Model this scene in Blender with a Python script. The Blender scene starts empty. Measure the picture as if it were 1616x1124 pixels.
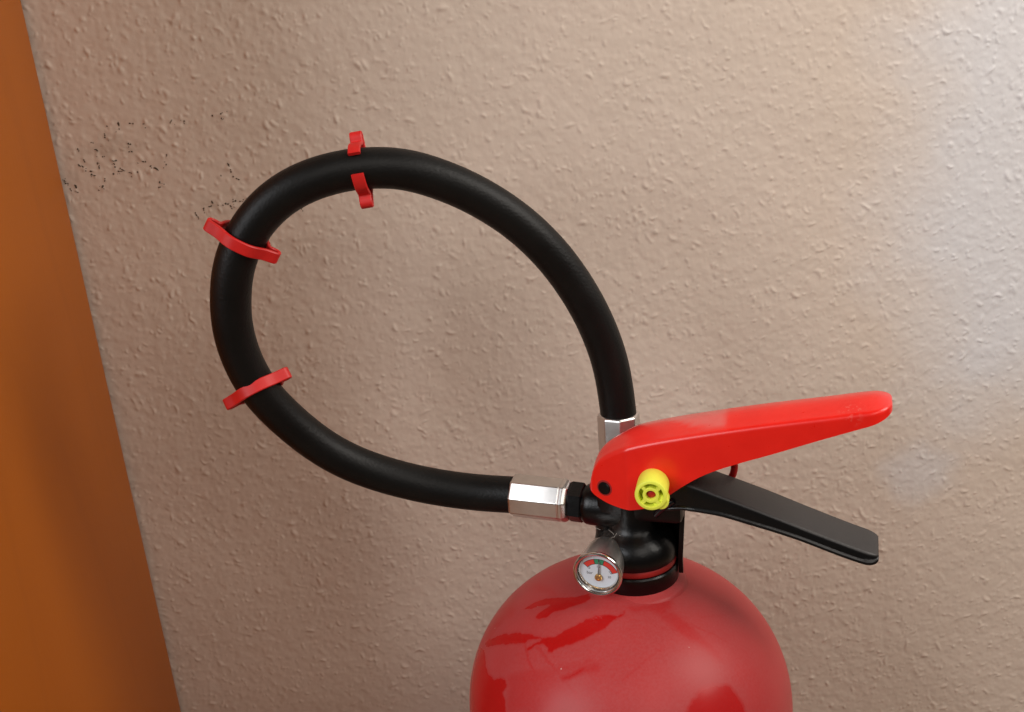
import bpy, bmesh, math, random
import numpy as np
from mathutils import Vector, Matrix

random.seed(7)
rng = np.random.default_rng(7)
S = bpy.context.scene
COL = S.collection

# ------------------------------------------------------------------ camera
cam_data = bpy.data.cameras.new("camera")
cam = bpy.data.objects.new("camera", cam_data)
COL.objects.link(cam)
S.camera = cam
PITCH, ROLL = 0.300, -0.099
fwd = Vector((0, math.cos(PITCH), -math.sin(PITCH)))
rgt = Vector((1, 0, 0))
upv = rgt.cross(fwd)
R_ = rgt * math.cos(ROLL) + upv * math.sin(ROLL)
U_ = -rgt * math.sin(ROLL) + upv * math.cos(ROLL)
cam.matrix_world = Matrix(((R_.x, U_.x, -fwd.x, 0.0), (R_.y, U_.y, -fwd.y, 0.0), (R_.z, U_.z, -fwd.z, 0.70), (0, 0, 0, 1)))
cam_data.sensor_width = 36.0
cam_data.lens = 36.0 * 1600.0 / 1616.0
cam_data.clip_start = 0.01
cam_data.clip_end = 50
cam_data.dof.use_dof = True
cam_data.dof.focus_distance = 0.47
cam_data.dof.aperture_fstop = 26.0

# ------------------------------------------------------------------ world and lamps (an indoor photograph)
world = bpy.data.worlds.new("World")
S.world = world
world.use_nodes = True
bg = world.node_tree.nodes["Background"]
bg.inputs[0].default_value = (1.0, 0.80, 0.64, 1)
bg.inputs[1].default_value = 0.06


def area(name, loc, target, size, power, col):
    l = bpy.data.lights.new(name, 'AREA')
    l.shape = 'RECTANGLE'
    l.size, l.size_y = size
    l.energy = power
    l.color = col
    o = bpy.data.objects.new(name, l)
    COL.objects.link(o)
    o.location = loc
    o.rotation_euler = (Vector(target) - Vector(loc)).to_track_quat('-Z', 'Y').to_euler()
    return o


area("side_window_light", (0.74, 0.18, 1.09), (0.14, 0.56, 0.56), (0.42, 0.50), 5.3, (1.0, 0.94, 0.87))
area("front_window_light", (-1.12, -0.50, 1.22), (0.08, 0.45, 0.52), (0.8, 0.9), 14.0, (0.95, 0.97, 1.0))
area("lever_fill_light", (0.40, -0.80, 1.50), (0.10, 0.45, 0.50), (0.8, 0.8), 4.5, (1.0, 0.93, 0.86))  # unseen fill lamp, added at front right to brighten the lever

S.view_settings.view_transform = 'Standard'
S.view_settings.look = 'None'
S.view_settings.exposure = 0.24
S.view_settings.gamma = 1.0
S.view_settings.use_curve_mapping = False
S.render.engine = 'CYCLES'
S.cycles.max_bounces = 8

# measured outlines: wiped streaks on the dome (unrolled, mm), mould flecks on the wall (x, z, length, angle), hose path (m)
WIPES = [
    (1.00, [(-49.9, -4.2), (-47.4, -3.0), (-42.2, -3.0), (-37.4, -4.6), (-30.7, -8.4), (-24.3, -11.7), (-16.3, -12.8), (-16.1, -17.2), (-20.7, -18.7), (-28.0, -18.6), (-33.9, -17.5), (-38.8, -18.8), (-43.5, -16.8), (-44.5, -14.5), (-41.5, -13.3), (-38.1, -12.2), (-35.6, -11.6), (-39.4, -9.4), (-45.9, -7.1)]),
    (1.00, [(-78.9, 1.6), (-75.9, -0.0), (-68.4, -6.7), (-60.3, -13.4), (-53.3, -19.0), (-47.8, -24.1), (-41.9, -29.5), (-37.5, -31.7), (-29.7, -31.4), (-22.1, -29.6), (-14.7, -27.9), (-8.5, -29.1), (-5.3, -30.6), (-1.4, -28.1), (-3.3, -30.9), (-7.0, -32.4), (-11.7, -36.1), (-16.1, -37.3), (-22.2, -39.5), (-29.5, -39.3), (-35.4, -38.4), (-38.8, -39.4), (-41.2, -37.7), (-40.2, -36.2), (-42.5, -33.3), (-46.5, -31.9), (-50.8, -32.1), (-51.8, -30.3), (-49.5, -30.0), (-43.7, -30.9), (-42.0, -30.3), (-47.4, -27.5), (-50.6, -25.7), (-51.7, -26.8), (-62.1, -19.4), (-72.5, -10.5), (-77.5, -4.7)]),
    (0.85, [(-37.6, -53.1), (-35.1, -52.3), (-29.0, -52.4), (-23.7, -51.9), (-24.8, -54.0), (-29.6, -55.3), (-36.5, -54.8)]),
    (0.45, [(-27.6, -53.2), (-23.6, -51.6), (-18.7, -52.2), (-16.8, -53.8), (-18.5, -55.4), (-22.2, -55.4), (-26.5, -54.9)]),
    (0.95, [(-86.8, 11.5), (-80.5, -0.4), (-79.3, -8.8), (-79.4, -19.1), (-76.9, -26.8), (-74.0, -31.3), (-69.8, -34.4), (-67.3, -38.0), (-67.1, -41.0), (-69.9, -42.0), (-71.3, -42.2), (-70.6, -46.8), (-72.2, -52.8), (-82.7, -66.9), (-137.3, -12.6), (-108.8, -17.0), (-103.6, -2.1), (-98.1, 3.8), (-91.3, 7.7)]),
    (0.45, [(-68.3, 31.8), (-62.5, 34.5), (-56.1, 20.4), (-54.5, 0.3), (-57.5, -1.8), (-60.4, 1.7), (-68.2, 0.4), (-74.6, -2.0), (-82.8, 10.6), (-80.1, 25.1), (-72.9, 29.3)]),
    (0.40, [(-47.9, 24.9), (-43.2, 18.7), (-38.2, 9.3), (-34.6, 1.2), (-32.7, -5.0), (-34.2, -4.0), (-37.0, 1.7), (-41.8, 6.1), (-45.9, 16.1)]),
    (0.35, [(-65.8, -36.9), (-54.6, -41.1), (-40.3, -47.0), (-26.8, -49.2), (-21.7, -49.3), (-20.6, -51.1), (-28.8, -51.4), (-38.1, -51.5), (-33.5, -58.7), (-41.6, -64.5), (-53.6, -62.2), (-71.9, -52.2), (-66.4, -42.3)]),
    (0.40, [(13.9, -31.9), (20.5, -29.1), (25.9, -33.4), (30.3, -38.6), (36.1, -43.0), (40.0, -46.4), (42.9, -51.4), (38.1, -52.0), (33.1, -47.9), (26.3, -43.7), (19.9, -38.9)]),
    (0.85, [(20.2, -76.3), (23.9, -71.1), (29.9, -65.9), (37.0, -62.5), (44.4, -60.9), (49.4, -63.9), (53.5, -67.6), (55.8, -70.4), (59.8, -91.4), (19.2, -96.3)]),
    (0.50, [(0.7, -26.1), (8.9, -25.4), (22.2, -19.1), (20.9, -26.4), (15.9, -31.9), (8.5, -28.0), (2.3, -28.9)]),
]
SPECKS = [
(-206.8, 676.9, 1.1, -0.10), (-200.5, 677.4, 3.2, -1.60), (-200.7, 674.5, 0.9, -0.10), (-193.4, 676.9, 3.0, -0.27), (-186.6, 675.8, 0.9, -0.10), (-209.2, 671.9, 2.7, -1.60), (-216.8, 668.8, 2.1, -0.65), (-215.1, 664.9, 2.4, -0.27), (-225.0, 665.5, 1.9, -1.43), (-196.7, 666.3, 1.9, -0.46), (-197.1, 662.2, 2.0, -0.10), (-212.2, 660.8, 1.9, -0.28), (-206.8, 658.0, 3.6, 0.07), (-222.7, 659.6, 2.1, -1.43), (-225.3, 657.0, 4.2, -0.46), (-215.9, 656.4, 4.8, -1.33), (-207.1, 655.6, 3.2, -1.42), (-203.7, 653.0, 2.6, -0.65), (-204.8, 652.0, 2.8, -0.10), (-208.6, 651.2, 1.1, -0.10), (-199.4, 650.7, 2.2, -0.19), (-195.2, 650.7, 1.4, 0.24), (-219.8, 651.6, 3.2, -0.37), (-220.5, 653.5, 1.7, -0.10), (-190.6, 655.8, 2.4, -0.28), (-187.6, 653.1, 1.3, -0.10), (-184.9, 651.4, 3.2, -1.03), (-177.8, 658.2, 1.6, -1.03), (-179.0, 653.1, 1.3, -1.59), (-172.1, 675.9, 2.3, 0.88), (-165.0, 674.7, 1.9, -1.58), (-149.4, 676.7, 0.9, -0.10), (-144.5, 677.4, 1.1, -0.63), (-144.7, 674.9, 1.3, 0.88), (-214.0, 648.4, 2.5, -1.78), (-215.8, 644.9, 2.2, -1.78), (-218.6, 642.9, 1.3, -0.46), (-236.1, 650.1, 2.6, -0.66), (-235.1, 648.3, 2.2, -0.10), (-230.5, 646.1, 2.6, -0.85), (-230.6, 643.3, 2.1, -1.05), (-233.6, 644.8, 2.1, -1.25), (-184.4, 643.8, 1.7, -1.59), (-185.0, 641.4, 1.6, -0.10), (-145.3, 649.8, 3.7, -1.02), (-144.6, 646.4, 2.0, -1.39), (-143.7, 643.2, 1.3, -0.10), (-141.7, 641.6, 2.7, -0.46), (-150.3, 644.1, 0.9, -0.10), (-157.9, 630.1, 2.2, -1.21), (-159.4, 628.0, 2.3, 0.41), (-163.1, 626.8, 2.5, -1.58), (-168.0, 624.7, 2.7, -1.03), (-167.0, 622.3, 2.3, -1.58), (-154.8, 628.2, 0.9, -0.10), (-152.0, 628.2, 0.9, -0.10), (-149.9, 628.6, 2.2, -0.28), (-147.7, 626.6, 2.8, -1.39), (-145.5, 629.6, 2.3, 0.41), (-141.8, 629.1, 2.8, -0.28), (-108.7, 621.0, 2.0, -1.19)]
HOSE = [(-0.0067, 0.455, 0.4884), (-0.0217, 0.459, 0.489), (-0.0371, 0.461, 0.4918), (-0.0524, 0.462, 0.4959), (-0.0706, 0.4615, 0.5036), (-0.086, 0.46, 0.5126), (-0.1005, 0.457, 0.5264), (-0.1132, 0.452, 0.5456), (-0.1202, 0.448, 0.5597), (-0.1238, 0.445, 0.577), (-0.1241, 0.443, 0.5908), (-0.1222, 0.442, 0.6032), (-0.1191, 0.441, 0.6147), (-0.115, 0.441, 0.6237), (-0.1084, 0.441, 0.6329), (-0.1021, 0.441, 0.6392), (-0.0935, 0.442, 0.6456), (-0.0834, 0.443, 0.65), (-0.0731, 0.445, 0.6525), (-0.0607, 0.447, 0.6538), (-0.0478, 0.4495, 0.6528), (-0.0384, 0.451, 0.6509), (-0.0297, 0.453, 0.6473), (-0.0156, 0.456, 0.6404), (-0.0012, 0.459, 0.63), (0.0095, 0.461, 0.6205), (0.0205, 0.4635, 0.6079), (0.0294, 0.466, 0.5941), (0.0369, 0.468, 0.5796), (0.0425, 0.47, 0.5653), (0.0471, 0.4715, 0.5493), (0.0489, 0.4725, 0.5363), (0.0497, 0.473, 0.5243), (0.0502, 0.4735, 0.5157), (0.05, 0.4735, 0.5054), (0.0495, 0.4735, 0.4951)]

# ------------------------------------------------------------------ materials
def mat(name):
    m = bpy.data.materials.new(name)
    m.use_nodes = True
    nt = m.node_tree
    return m, nt, nt.nodes["Principled BSDF"]


def node(nt, typ, **kw):
    n = nt.nodes.new(typ)
    for k, v in kw.items():
        setattr(n, k, v)
    return n


def noise(nt, scale, detail=4, rough=0.55, vec=None):
    n = node(nt, 'ShaderNodeTexNoise')
    n.inputs['Scale'].default_value = scale
    n.inputs['Detail'].default_value = detail
    n.inputs['Roughness'].default_value = rough
    if vec:
        nt.links.new(vec, n.inputs['Vector'])
    return n.outputs['Fac']


def coord(nt):
    return node(nt, 'ShaderNodeTexCoord').outputs['Object']


def ramp(nt, fac, a, b, ca, cb):
    r = node(nt, 'ShaderNodeValToRGB')
    r.color_ramp.elements[0].position = a
    r.color_ramp.elements[1].position = b
    r.color_ramp.elements[0].color = (*ca, 1)
    r.color_ramp.elements[1].color = (*cb, 1)
    nt.links.new(fac, r.inputs[0])
    return r.outputs[0]


def mixc(nt, fac, a, b):
    m = node(nt, 'ShaderNodeMix', data_type='RGBA')
    for sock, v in ((m.inputs[0], fac), (m.inputs[6], a), (m.inputs[7], b)):
        if isinstance(v, (int, float)):
            sock.default_value = v
        elif isinstance(v, tuple):
            sock.default_value = (*v, 1)
        else:
            nt.links.new(v, sock)
    return m.outputs[2]


def mathn(nt, op, a, b=0.0, c=None, clamp=False):
    m = node(nt, 'ShaderNodeMath', operation=op, use_clamp=clamp)
    for i, v in enumerate((a, b, c)):
        if v is None:
            continue
        if isinstance(v, (int, float)):
            m.inputs[i].default_value = v
        else:
            nt.links.new(v, m.inputs[i])
    return m.outputs[0]


def bump(nt, bsdf, h, strength, dist):
    b = node(nt, 'ShaderNodeBump')
    b.inputs['Strength'].default_value = strength
    b.inputs['Distance'].default_value = dist
    nt.links.new(h, b.inputs['Height'])
    nt.links.new(b.outputs[0], bsdf.inputs['Normal'])


def simple(name, col, rough, metal=0.0, nscale=60, namt=0.15, bstr=0.0, bscale=300, rvar=0.1, coat=0.0, spec=0.5):
    """plain procedural surface: slight mottling of colour and gloss, optional fine relief"""
    m, nt, b = mat(name)
    c = coord(nt)
    f = noise(nt, nscale, 5, 0.6, c)
    lo = tuple(max(0, x * (1 - namt)) for x in col)
    hi = tuple(min(1, x * (1 + namt)) for x in col)
    nt.links.new(ramp(nt, f, 0.3, 0.7, lo, hi), b.inputs['Base Color'])
    r = mathn(nt, 'MULTIPLY_ADD', noise(nt, nscale * 2.3, 4, 0.6, c), rvar * 2, rough - rvar)
    nt.links.new(r, b.inputs['Roughness'])
    b.inputs['Metallic'].default_value = metal
    b.inputs['Coat Weight'].default_value = coat
    b.inputs['Specular IOR Level'].default_value = spec
    if bstr:
        bump(nt, b, noise(nt, bscale, 4, 0.6, c), bstr, 0.001)
    return m


M_black = simple('black_plastic', (0.0020, 0.0020, 0.0023), 0.30, bstr=0.10, bscale=900, rvar=0.05, spec=0.32)
M_blackgloss = simple('black_gloss_plastic', (0.004, 0.005, 0.008), 0.16)
M_clip = simple('clip_red_plastic', (0.62, 0.012, 0.010), 0.48, bstr=0.05, bscale=700)
M_pinred = simple('pin_red_plastic', (0.50, 0.010, 0.010), 0.4)
M_yellow = simple('yellow_plastic', (0.86, 0.92, 0.09), 0.42, namt=0.05, bstr=0.04, bscale=600)
M_brass = simple('brass', (0.66, 0.40, 0.14), 0.25, metal=1.0)
M_dial = simple('dial_white', (0.74, 0.80, 0.87), 0.5, namt=0.03)
M_dialred = simple('dial_red', (0.75, 0.03, 0.02), 0.5, namt=0.05)
M_dialgreen = simple('dial_green', (0.01, 0.28, 0.14), 0.5, namt=0.05)
M_ink = simple('dial_ink', (0.02, 0.02, 0.03), 0.5)
M_needle = simple('needle_metal', (0.25, 0.27, 0.30), 0.35, metal=0.6)
M_gasket = simple('gasket_red', (0.34, 0.014, 0.012), 0.45)
M_lint = simple('lint', (0.55, 0.50, 0.45), 0.9)
M_speck = simple('mould', (0.075, 0.056, 0.038), 0.9)
M_floor = simple('floor_vinyl', (0.30, 0.20, 0.13), 0.5, nscale=8)


def make_chrome(name, col, rough):
    m, nt, b = mat(name)
    c = coord(nt)
    f = noise(nt, 140, 6, 0.65, c)
    nt.links.new(ramp(nt, f, 0.25, 0.75, tuple(x * 0.82 for x in col), col), b.inputs['Base Color'])
    b.inputs['Metallic'].default_value = 1.0
    nt.links.new(mathn(nt, 'MULTIPLY_ADD', noise(nt, 420, 5, 0.7, c), 0.10, rough - 0.05), b.inputs['Roughness'])
    bump(nt, b, noise(nt, 160, 3, 0.5, c), 0.06, 0.0005)
    return m


M_chrome = make_chrome('chrome', (0.80, 0.79, 0.77), 0.17)
M_case = make_chrome('gauge_case_metal', (0.97, 0.94, 0.90), 0.38)
M_steel = make_chrome('ferrule_steel', (0.78, 0.76, 0.74), 0.31)


def make_hose():
    m, nt, b = mat('hose_rubber')
    c = coord(nt)
    f = noise(nt, 35, 4, 0.6, c)
    nt.links.new(ramp(nt, f, 0.3, 0.75, (0.0020, 0.0019, 0.0018), (0.0060, 0.0056, 0.0050)), b.inputs['Base Color'])
    b.inputs['Roughness'].default_value = 0.46
    b.inputs['Specular IOR Level'].default_value = 0.24
    # faint woven cloth imprint, from hose arc length / angle uv
    uv = node(nt, 'ShaderNodeUVMap', uv_map='wrap').outputs[0]
    v = node(nt, 'ShaderNodeTexVoronoi')
    v.inputs['Scale'].default_value = 1.0
    nt.links.new(uv, v.inputs['Vector'])
    h = mathn(nt, 'ADD', mathn(nt, 'MULTIPLY', v.outputs['Distance'], 0.6), noise(nt, 900, 3, 0.6, c))
    bump(nt, b, h, 0.18, 0.0006)
    return m


M_hose = make_hose()


def make_lever_red():
    m, nt, b = mat('lever_red_plastic')
    c = coord(nt)
    at = node(nt, 'ShaderNodeAttribute', attribute_name='dust_sheen').outputs['Fac']
    f = noise(nt, 90, 5, 0.6, c)
    base = ramp(nt, f, 0.3, 0.7, (0.80, 0.012, 0.006), (0.86, 0.016, 0.008))
    dusty = mathn(nt, 'MULTIPLY', at, mathn(nt, 'MULTIPLY_ADD', noise(nt, 240, 6, 0.7, c), 0.3, 0.22))  # dust plus painted reflection, broken up by noise
    col = mixc(nt, dusty, base, (0.62, 0.30, 0.27))  # dust and the pinkish reflection on the top, both mixed into the colour
    dv = node(nt, 'ShaderNodeVectorMath', operation='DISTANCE')
    nt.links.new(c, dv.inputs[0])
    dv.inputs[1].default_value = SCUFF
    near = mathn(nt, 'MULTIPLY_ADD', dv.outputs['Value'], -1 / 0.003, 2.2, clamp=True)
    sc = mathn(nt, 'MULTIPLY', near, mathn(nt, 'GREATER_THAN', noise(nt, 520, 2, 0.5, c), 0.60))
    col = mixc(nt, mathn(nt, 'MULTIPLY', sc, 0.22), col, (0.80, 0.25, 0.20))
    nt.links.new(col, b.inputs['Base Color'])
    nt.links.new(mathn(nt, 'MULTIPLY_ADD', noise(nt, 300, 4, 0.6, c), 0.12, 0.24), b.inputs['Roughness'])
    bump(nt, b, noise(nt, 800, 3, 0.6, c), 0.05, 0.0005)
    return m


SCUFF = (0.09764, -0.04338, 0.53864)     # worn spot near the nose of the lever, extinguisher frame
M_lever = make_lever_red()


def make_handle_black():
    m, nt, b = mat('black_plastic_lit_top')
    c = coord(nt)
    at = node(nt, 'ShaderNodeAttribute', attribute_name='dust_sheen').outputs['Fac']  # on the handle: only the light painted on the top faces
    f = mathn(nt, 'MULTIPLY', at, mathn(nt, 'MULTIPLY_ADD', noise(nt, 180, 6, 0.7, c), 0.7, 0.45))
    nt.links.new(mixc(nt, f, (0.0024, 0.0024, 0.0027), (0.036, 0.032, 0.030)), b.inputs['Base Color'])  # greyer top faces: light from above put into the colour
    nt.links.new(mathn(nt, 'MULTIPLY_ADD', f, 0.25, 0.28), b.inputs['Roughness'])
    b.inputs['Specular IOR Level'].default_value = 0.45
    bump(nt, b, noise(nt, 900, 3, 0.6, c), 0.10, 0.001)
    return m


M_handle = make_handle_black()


def make_valve_black():
    m, nt, b = mat('valve_black_with_lint')
    c = coord(nt)
    dv = node(nt, 'ShaderNodeVectorMath', operation='DISTANCE')
    nt.links.new(c, dv.inputs[0])
    dv.inputs[1].default_value = BOSS
    near = mathn(nt, 'MULTIPLY_ADD', dv.outputs['Value'], -1 / 0.007, 1.6, clamp=True)
    f = mathn(nt, 'MULTIPLY', near, ramp(nt, noise(nt, 330, 7, 0.75, c), 0.42, 0.72, (0, 0, 0), (1, 1, 1)))
    nt.links.new(mixc(nt, f, (0.0020, 0.0020, 0.0023), (0.055, 0.046, 0.040)), b.inputs['Base Color'])
    nt.links.new(mathn(nt, 'MULTIPLY_ADD', f, 0.4, 0.30), b.inputs['Roughness'])
    b.inputs['Specular IOR Level'].default_value = 0.32
    bump(nt, b, noise(nt, 900, 4, 0.6, c), 0.12, 0.001)
    return m


BOSS = (-0.00303, -0.00567, 0.47464)     # dusty boss above the gauge, extinguisher frame
M_valve = make_valve_black()


def make_body_red():
    """red enamel under a dusty film that fingers have wiped away in streaks"""
    m, nt, b = mat('dusty_red_enamel')
    c = coord(nt)
    wiped = node(nt, 'ShaderNodeAttribute', attribute_name='wiped').outputs['Fac']
    f = noise(nt, 26, 5, 0.6, c)
    base = ramp(nt, f, 0.3, 0.7, (0.40, 0.004, 0.004), (0.46, 0.005, 0.005))
    film = mathn(nt, 'MULTIPLY_ADD', noise(nt, 16, 6, 0.65, c), 0.08, 0.085)
    film = mathn(nt, 'ADD', film, mathn(nt, 'MULTIPLY', mathn(nt, 'SUBTRACT', noise(nt, 900, 2, 0.5, c), 0.5), 0.10))
    film = mathn(nt, 'MULTIPLY', film, mathn(nt, 'SUBTRACT', 1.0, mathn(nt, 'MULTIPLY', wiped, 0.93)), clamp=True)
    col = mixc(nt, film, base, (0.44, 0.36, 0.36))
    spk = node(nt, 'ShaderNodeTexVoronoi')
    spk.inputs['Scale'].default_value = 150
    nt.links.new(c, spk.inputs['Vector'])
    sel = mathn(nt, 'GREATER_THAN', noise(nt, 60, 1, 0.5, c), 0.62)
    dot = mathn(nt, 'MULTIPLY', mathn(nt, 'LESS_THAN', spk.outputs['Distance'], 0.06), sel)
    col = mixc(nt, mathn(nt, 'MULTIPLY', dot, 0.5), col, (0.65, 0.5, 0.46))
    nt.links.new(col, b.inputs['Base Color'])
    nt.links.new(mathn(nt, 'MULTIPLY_ADD', film, 1.5, 0.21), b.inputs['Roughness'])
    b.inputs['Specular IOR Level'].default_value = 0.20
    bump(nt, b, noise(nt, 120, 4, 0.6, c), 0.03, 0.001)
    return m


M_body = make_body_red()


def make_wall():
    m, nt, b = mat('woodchip_wallpaper_paint')
    c = coord(nt)
    f = noise(nt, 5.5, 5, 0.6, c)
    col = ramp(nt, f, 0.25, 0.75, (0.60, 0.502, 0.42), (0.65, 0.537, 0.452))
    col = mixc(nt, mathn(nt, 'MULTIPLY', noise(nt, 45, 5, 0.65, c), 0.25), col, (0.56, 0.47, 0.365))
    painted_glow = node(nt, 'ShaderNodeAttribute', attribute_name='painted_glow').outputs['Fac']
    col = mixc(nt, mathn(nt, 'MULTIPLY', painted_glow, 0.85), col, (0.62, 0.612, 0.622))  # bluish daylight on the right, mixed into the wall colour
    grime = node(nt, 'ShaderNodeAttribute', attribute_name='grime').outputs['Fac']
    col = mixc(nt, mathn(nt, 'MULTIPLY', grime, 0.28), col, (0.22, 0.20, 0.15))
    nt.links.new(col, b.inputs['Base Color'])
    b.inputs['Roughness'].default_value = 0.62
    b.inputs['Specular IOR Level'].default_value = 0.35
    h = mathn(nt, 'ADD', noise(nt, 420, 4, 0.6, c), mathn(nt, 'MULTIPLY', noise(nt, 1500, 3, 0.6, c), 0.4))
    bump(nt, b, h, 0.10, 0.0010)
    return m


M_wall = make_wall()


def make_wood():
    m, nt, b = mat('orange_stained_wood')
    c = coord(nt)
    mp = node(nt, 'ShaderNodeMapping')
    mp.inputs['Scale'].default_value = (3.0, 9.0, 1.3)
    nt.links.new(c, mp.inputs['Vector'])
    grain = noise(nt, 3.2, 7, 0.55, mp.outputs[0])
    col = ramp(nt, grain, 0.25, 0.8, (0.435, 0.112, 0.002), (0.465, 0.122, 0.003))
    w = node(nt, 'ShaderNodeTexWave', wave_type='RINGS')
    w.inputs['Scale'].default_value = 0.9
    w.inputs['Distortion'].default_value = 9.0
    w.inputs['Detail'].default_value = 3
    nt.links.new(mp.outputs[0], w.inputs['Vector'])
    line = mathn(nt, 'MULTIPLY', ramp(nt, w.outputs['Fac'], 0.0, 0.06, (0.12, 0.12, 0.12), (0.0, 0.0, 0.0)), noise(nt, 4.0, 3, 0.5, c))
    col = mixc(nt, line, col, (0.20, 0.045, 0.006))
    nt.links.new(col, b.inputs['Base Color'])
    b.inputs['Roughness'].default_value = 0.45
    bump(nt, b, noise(nt, 60, 5, 0.6, mp.outputs[0]), 0.05, 0.001)
    return m


M_wood = make_wood()


def make_glass():
    m = bpy.data.materials.new('gauge_glass')
    m.use_nodes = True
    nt = m.node_tree
    nt.nodes.clear()
    o = node(nt, 'ShaderNodeOutputMaterial')
    g = node(nt, 'ShaderNodeBsdfGlossy')
    g.inputs['Roughness'].default_value = 0.06
    t = node(nt, 'ShaderNodeBsdfTransparent')
    fr = node(nt, 'ShaderNodeFresnel')
    fr.inputs[0].default_value = 1.45
    mx = node(nt, 'ShaderNodeMixShader')
    nt.links.new(fr.outputs[0], mx.inputs[0])
    nt.links.new(t.outputs[0], mx.inputs[1])
    nt.links.new(g.outputs[0], mx.inputs[2])
    nt.links.new(mx.outputs[0], o.inputs[0])
    return m


M_glass = make_glass()


# ------------------------------------------------------------------ mesh helpers (millimetres in, metres out)
def finish(me, material, sharp=38):
    me.materials.append(material)
    me.update()
    me.validate()
    me.polygons.foreach_set('use_smooth', np.ones(len(me.polygons), dtype=bool))
    if sharp:
        me.set_sharp_from_angle(angle=math.radians(sharp))


def link(name, me, parent=None, loc=None):
    o = bpy.data.objects.new(name, me)
    COL.objects.link(o)
    if parent:
        o.parent = parent
    if loc is not None:
        o.location = loc
    return o


class Geo:
    """collects vertices and faces of one mesh, in millimetres"""

    def __init__(self):
        self.v, self.f = [], []

    def add(self, v, f):
        k = len(self.v)
        self.v += [tuple(p) for p in v]
        self.f += [tuple(i + k for i in q) for q in f]
        return self

    def loft(self, rings, closed=True, cap0=True, cap1=True):
        n = len(rings[0])
        v = [p for r in rings for p in r]
        f = []
        m = n if closed else n - 1
        for i in range(len(rings) - 1):
            for j in range(m):
                a, b = i * n + j, i * n + (j + 1) % n
                f.append((a, b, b + n, a + n))
        if cap0:
            f.append(tuple(range(n))[::-1])
        if cap1:
            f.append(tuple((len(rings) - 1) * n + j for j in range(n)))
        return self.add(v, f)

    def lathe(self, prof, org, axis, seg=48, ref=(0, 0, 1), cap0=True, cap1=True, poly_rot=0.0):
        """prof: (radius, distance along axis)"""
        ax = Vector(axis).normalized()
        e1 = Vector(ref) - ax * Vector(ref).dot(ax)
        if e1.length < 1e-4:
            e1 = Vector((1, 0, 0)) - ax * ax.x
        e1.normalize()
        e2 = ax.cross(e1)
        o = Vector(org)
        rings = []
        for r, d in prof:
            r = max(r, 1e-3)
            rings.append([o + ax * d + (e1 * math.cos(t) + e2 * math.sin(t)) * r
                          for t in (poly_rot + 2 * math.pi * k / seg for k in range(seg))])
        return self.loft(rings, True, cap0, cap1)

    def box(self, lo, hi, bev=0.8):
        bm = bmesh.new()
        bmesh.ops.create_cube(bm, size=1)
        for w in bm.verts:
            w.co = Vector([(lo[i] + hi[i]) / 2 + w.co[i] * (hi[i] - lo[i]) for i in range(3)])
        if bev:
            bmesh.ops.bevel(bm, geom=bm.edges[:], offset=bev, segments=2, affect='EDGES', profile=0.5)
        bm.verts.index_update()
        self.add([w.co.copy() for w in bm.verts], [[w.index for w in q.verts] for q in bm.faces])
        bm.free()
        return self

    def tube(self, pts, rad, seg=20, caps=True):
        pts = [Vector(p) for p in pts]
        rads = rad if isinstance(rad, (list, tuple)) else [rad] * len(pts)
        rings = []
        nrm = None
        for i, p in enumerate(pts):
            t = (pts[min(i + 1, len(pts) - 1)] - pts[max(i - 1, 0)]).normalized()
            if nrm is None:
                nrm = Vector((0, 0, 1)) if abs(t.z) < 0.9 else Vector((1, 0, 0))
            nrm = (nrm - t * nrm.dot(t)).normalized()
            b = t.cross(nrm)
            rings.append([p + (nrm * math.cos(a) + b * math.sin(a)) * rads[i]
                          for a in (2 * math.pi * k / seg for k in range(seg))])
        return self.loft(rings, True, caps, caps)

    def build(self, name, material, parent=None, xf=None, sharp=38):
        v = [Vector(p) for p in self.v]
        if xf:
            v = [xf(p) for p in v]
        me = bpy.data.meshes.new(name)
        me.from_pydata([(p[0] * 0.001, p[1] * 0.001, p[2] * 0.001) for p in v], [], self.f)
        bm = bmesh.new()
        bm.from_mesh(me)
        bmesh.ops.recalc_face_normals(bm, faces=bm.faces[:])
        bm.to_mesh(me)
        bm.free()
        finish(me, material, sharp)
        return link(name, me, parent)


def interp(x, pts):
    return float(np.interp(x, [p[0] for p in pts], [p[1] for p in pts]))


def smooth(x, pts):
    """monotone-ish smooth interpolation through points"""
    xs = np.array([p[0] for p in pts], float)
    ys = np.array([p[1] for p in pts], float)
    d = np.diff(ys) / np.diff(xs)
    m = np.zeros_like(ys)
    m[0], m[-1] = d[0], d[-1]
    for i in range(1, len(ys) - 1):
        m[i] = 0 if d[i - 1] * d[i] <= 0 else 2 * d[i - 1] * d[i] / (d[i - 1] + d[i])
    i = int(np.clip(np.searchsorted(xs, x) - 1, 0, len(xs) - 2))
    h = xs[i + 1] - xs[i]
    t = (np.clip(x, xs[0], xs[-1]) - xs[i]) / h
    return float((2 * t ** 3 - 3 * t ** 2 + 1) * ys[i] + (t ** 3 - 2 * t ** 2 + t) * h * m[i]
                 + (-2 * t ** 3 + 3 * t ** 2) * ys[i + 1] + (t ** 3 - t ** 2) * h * m[i + 1])


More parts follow.
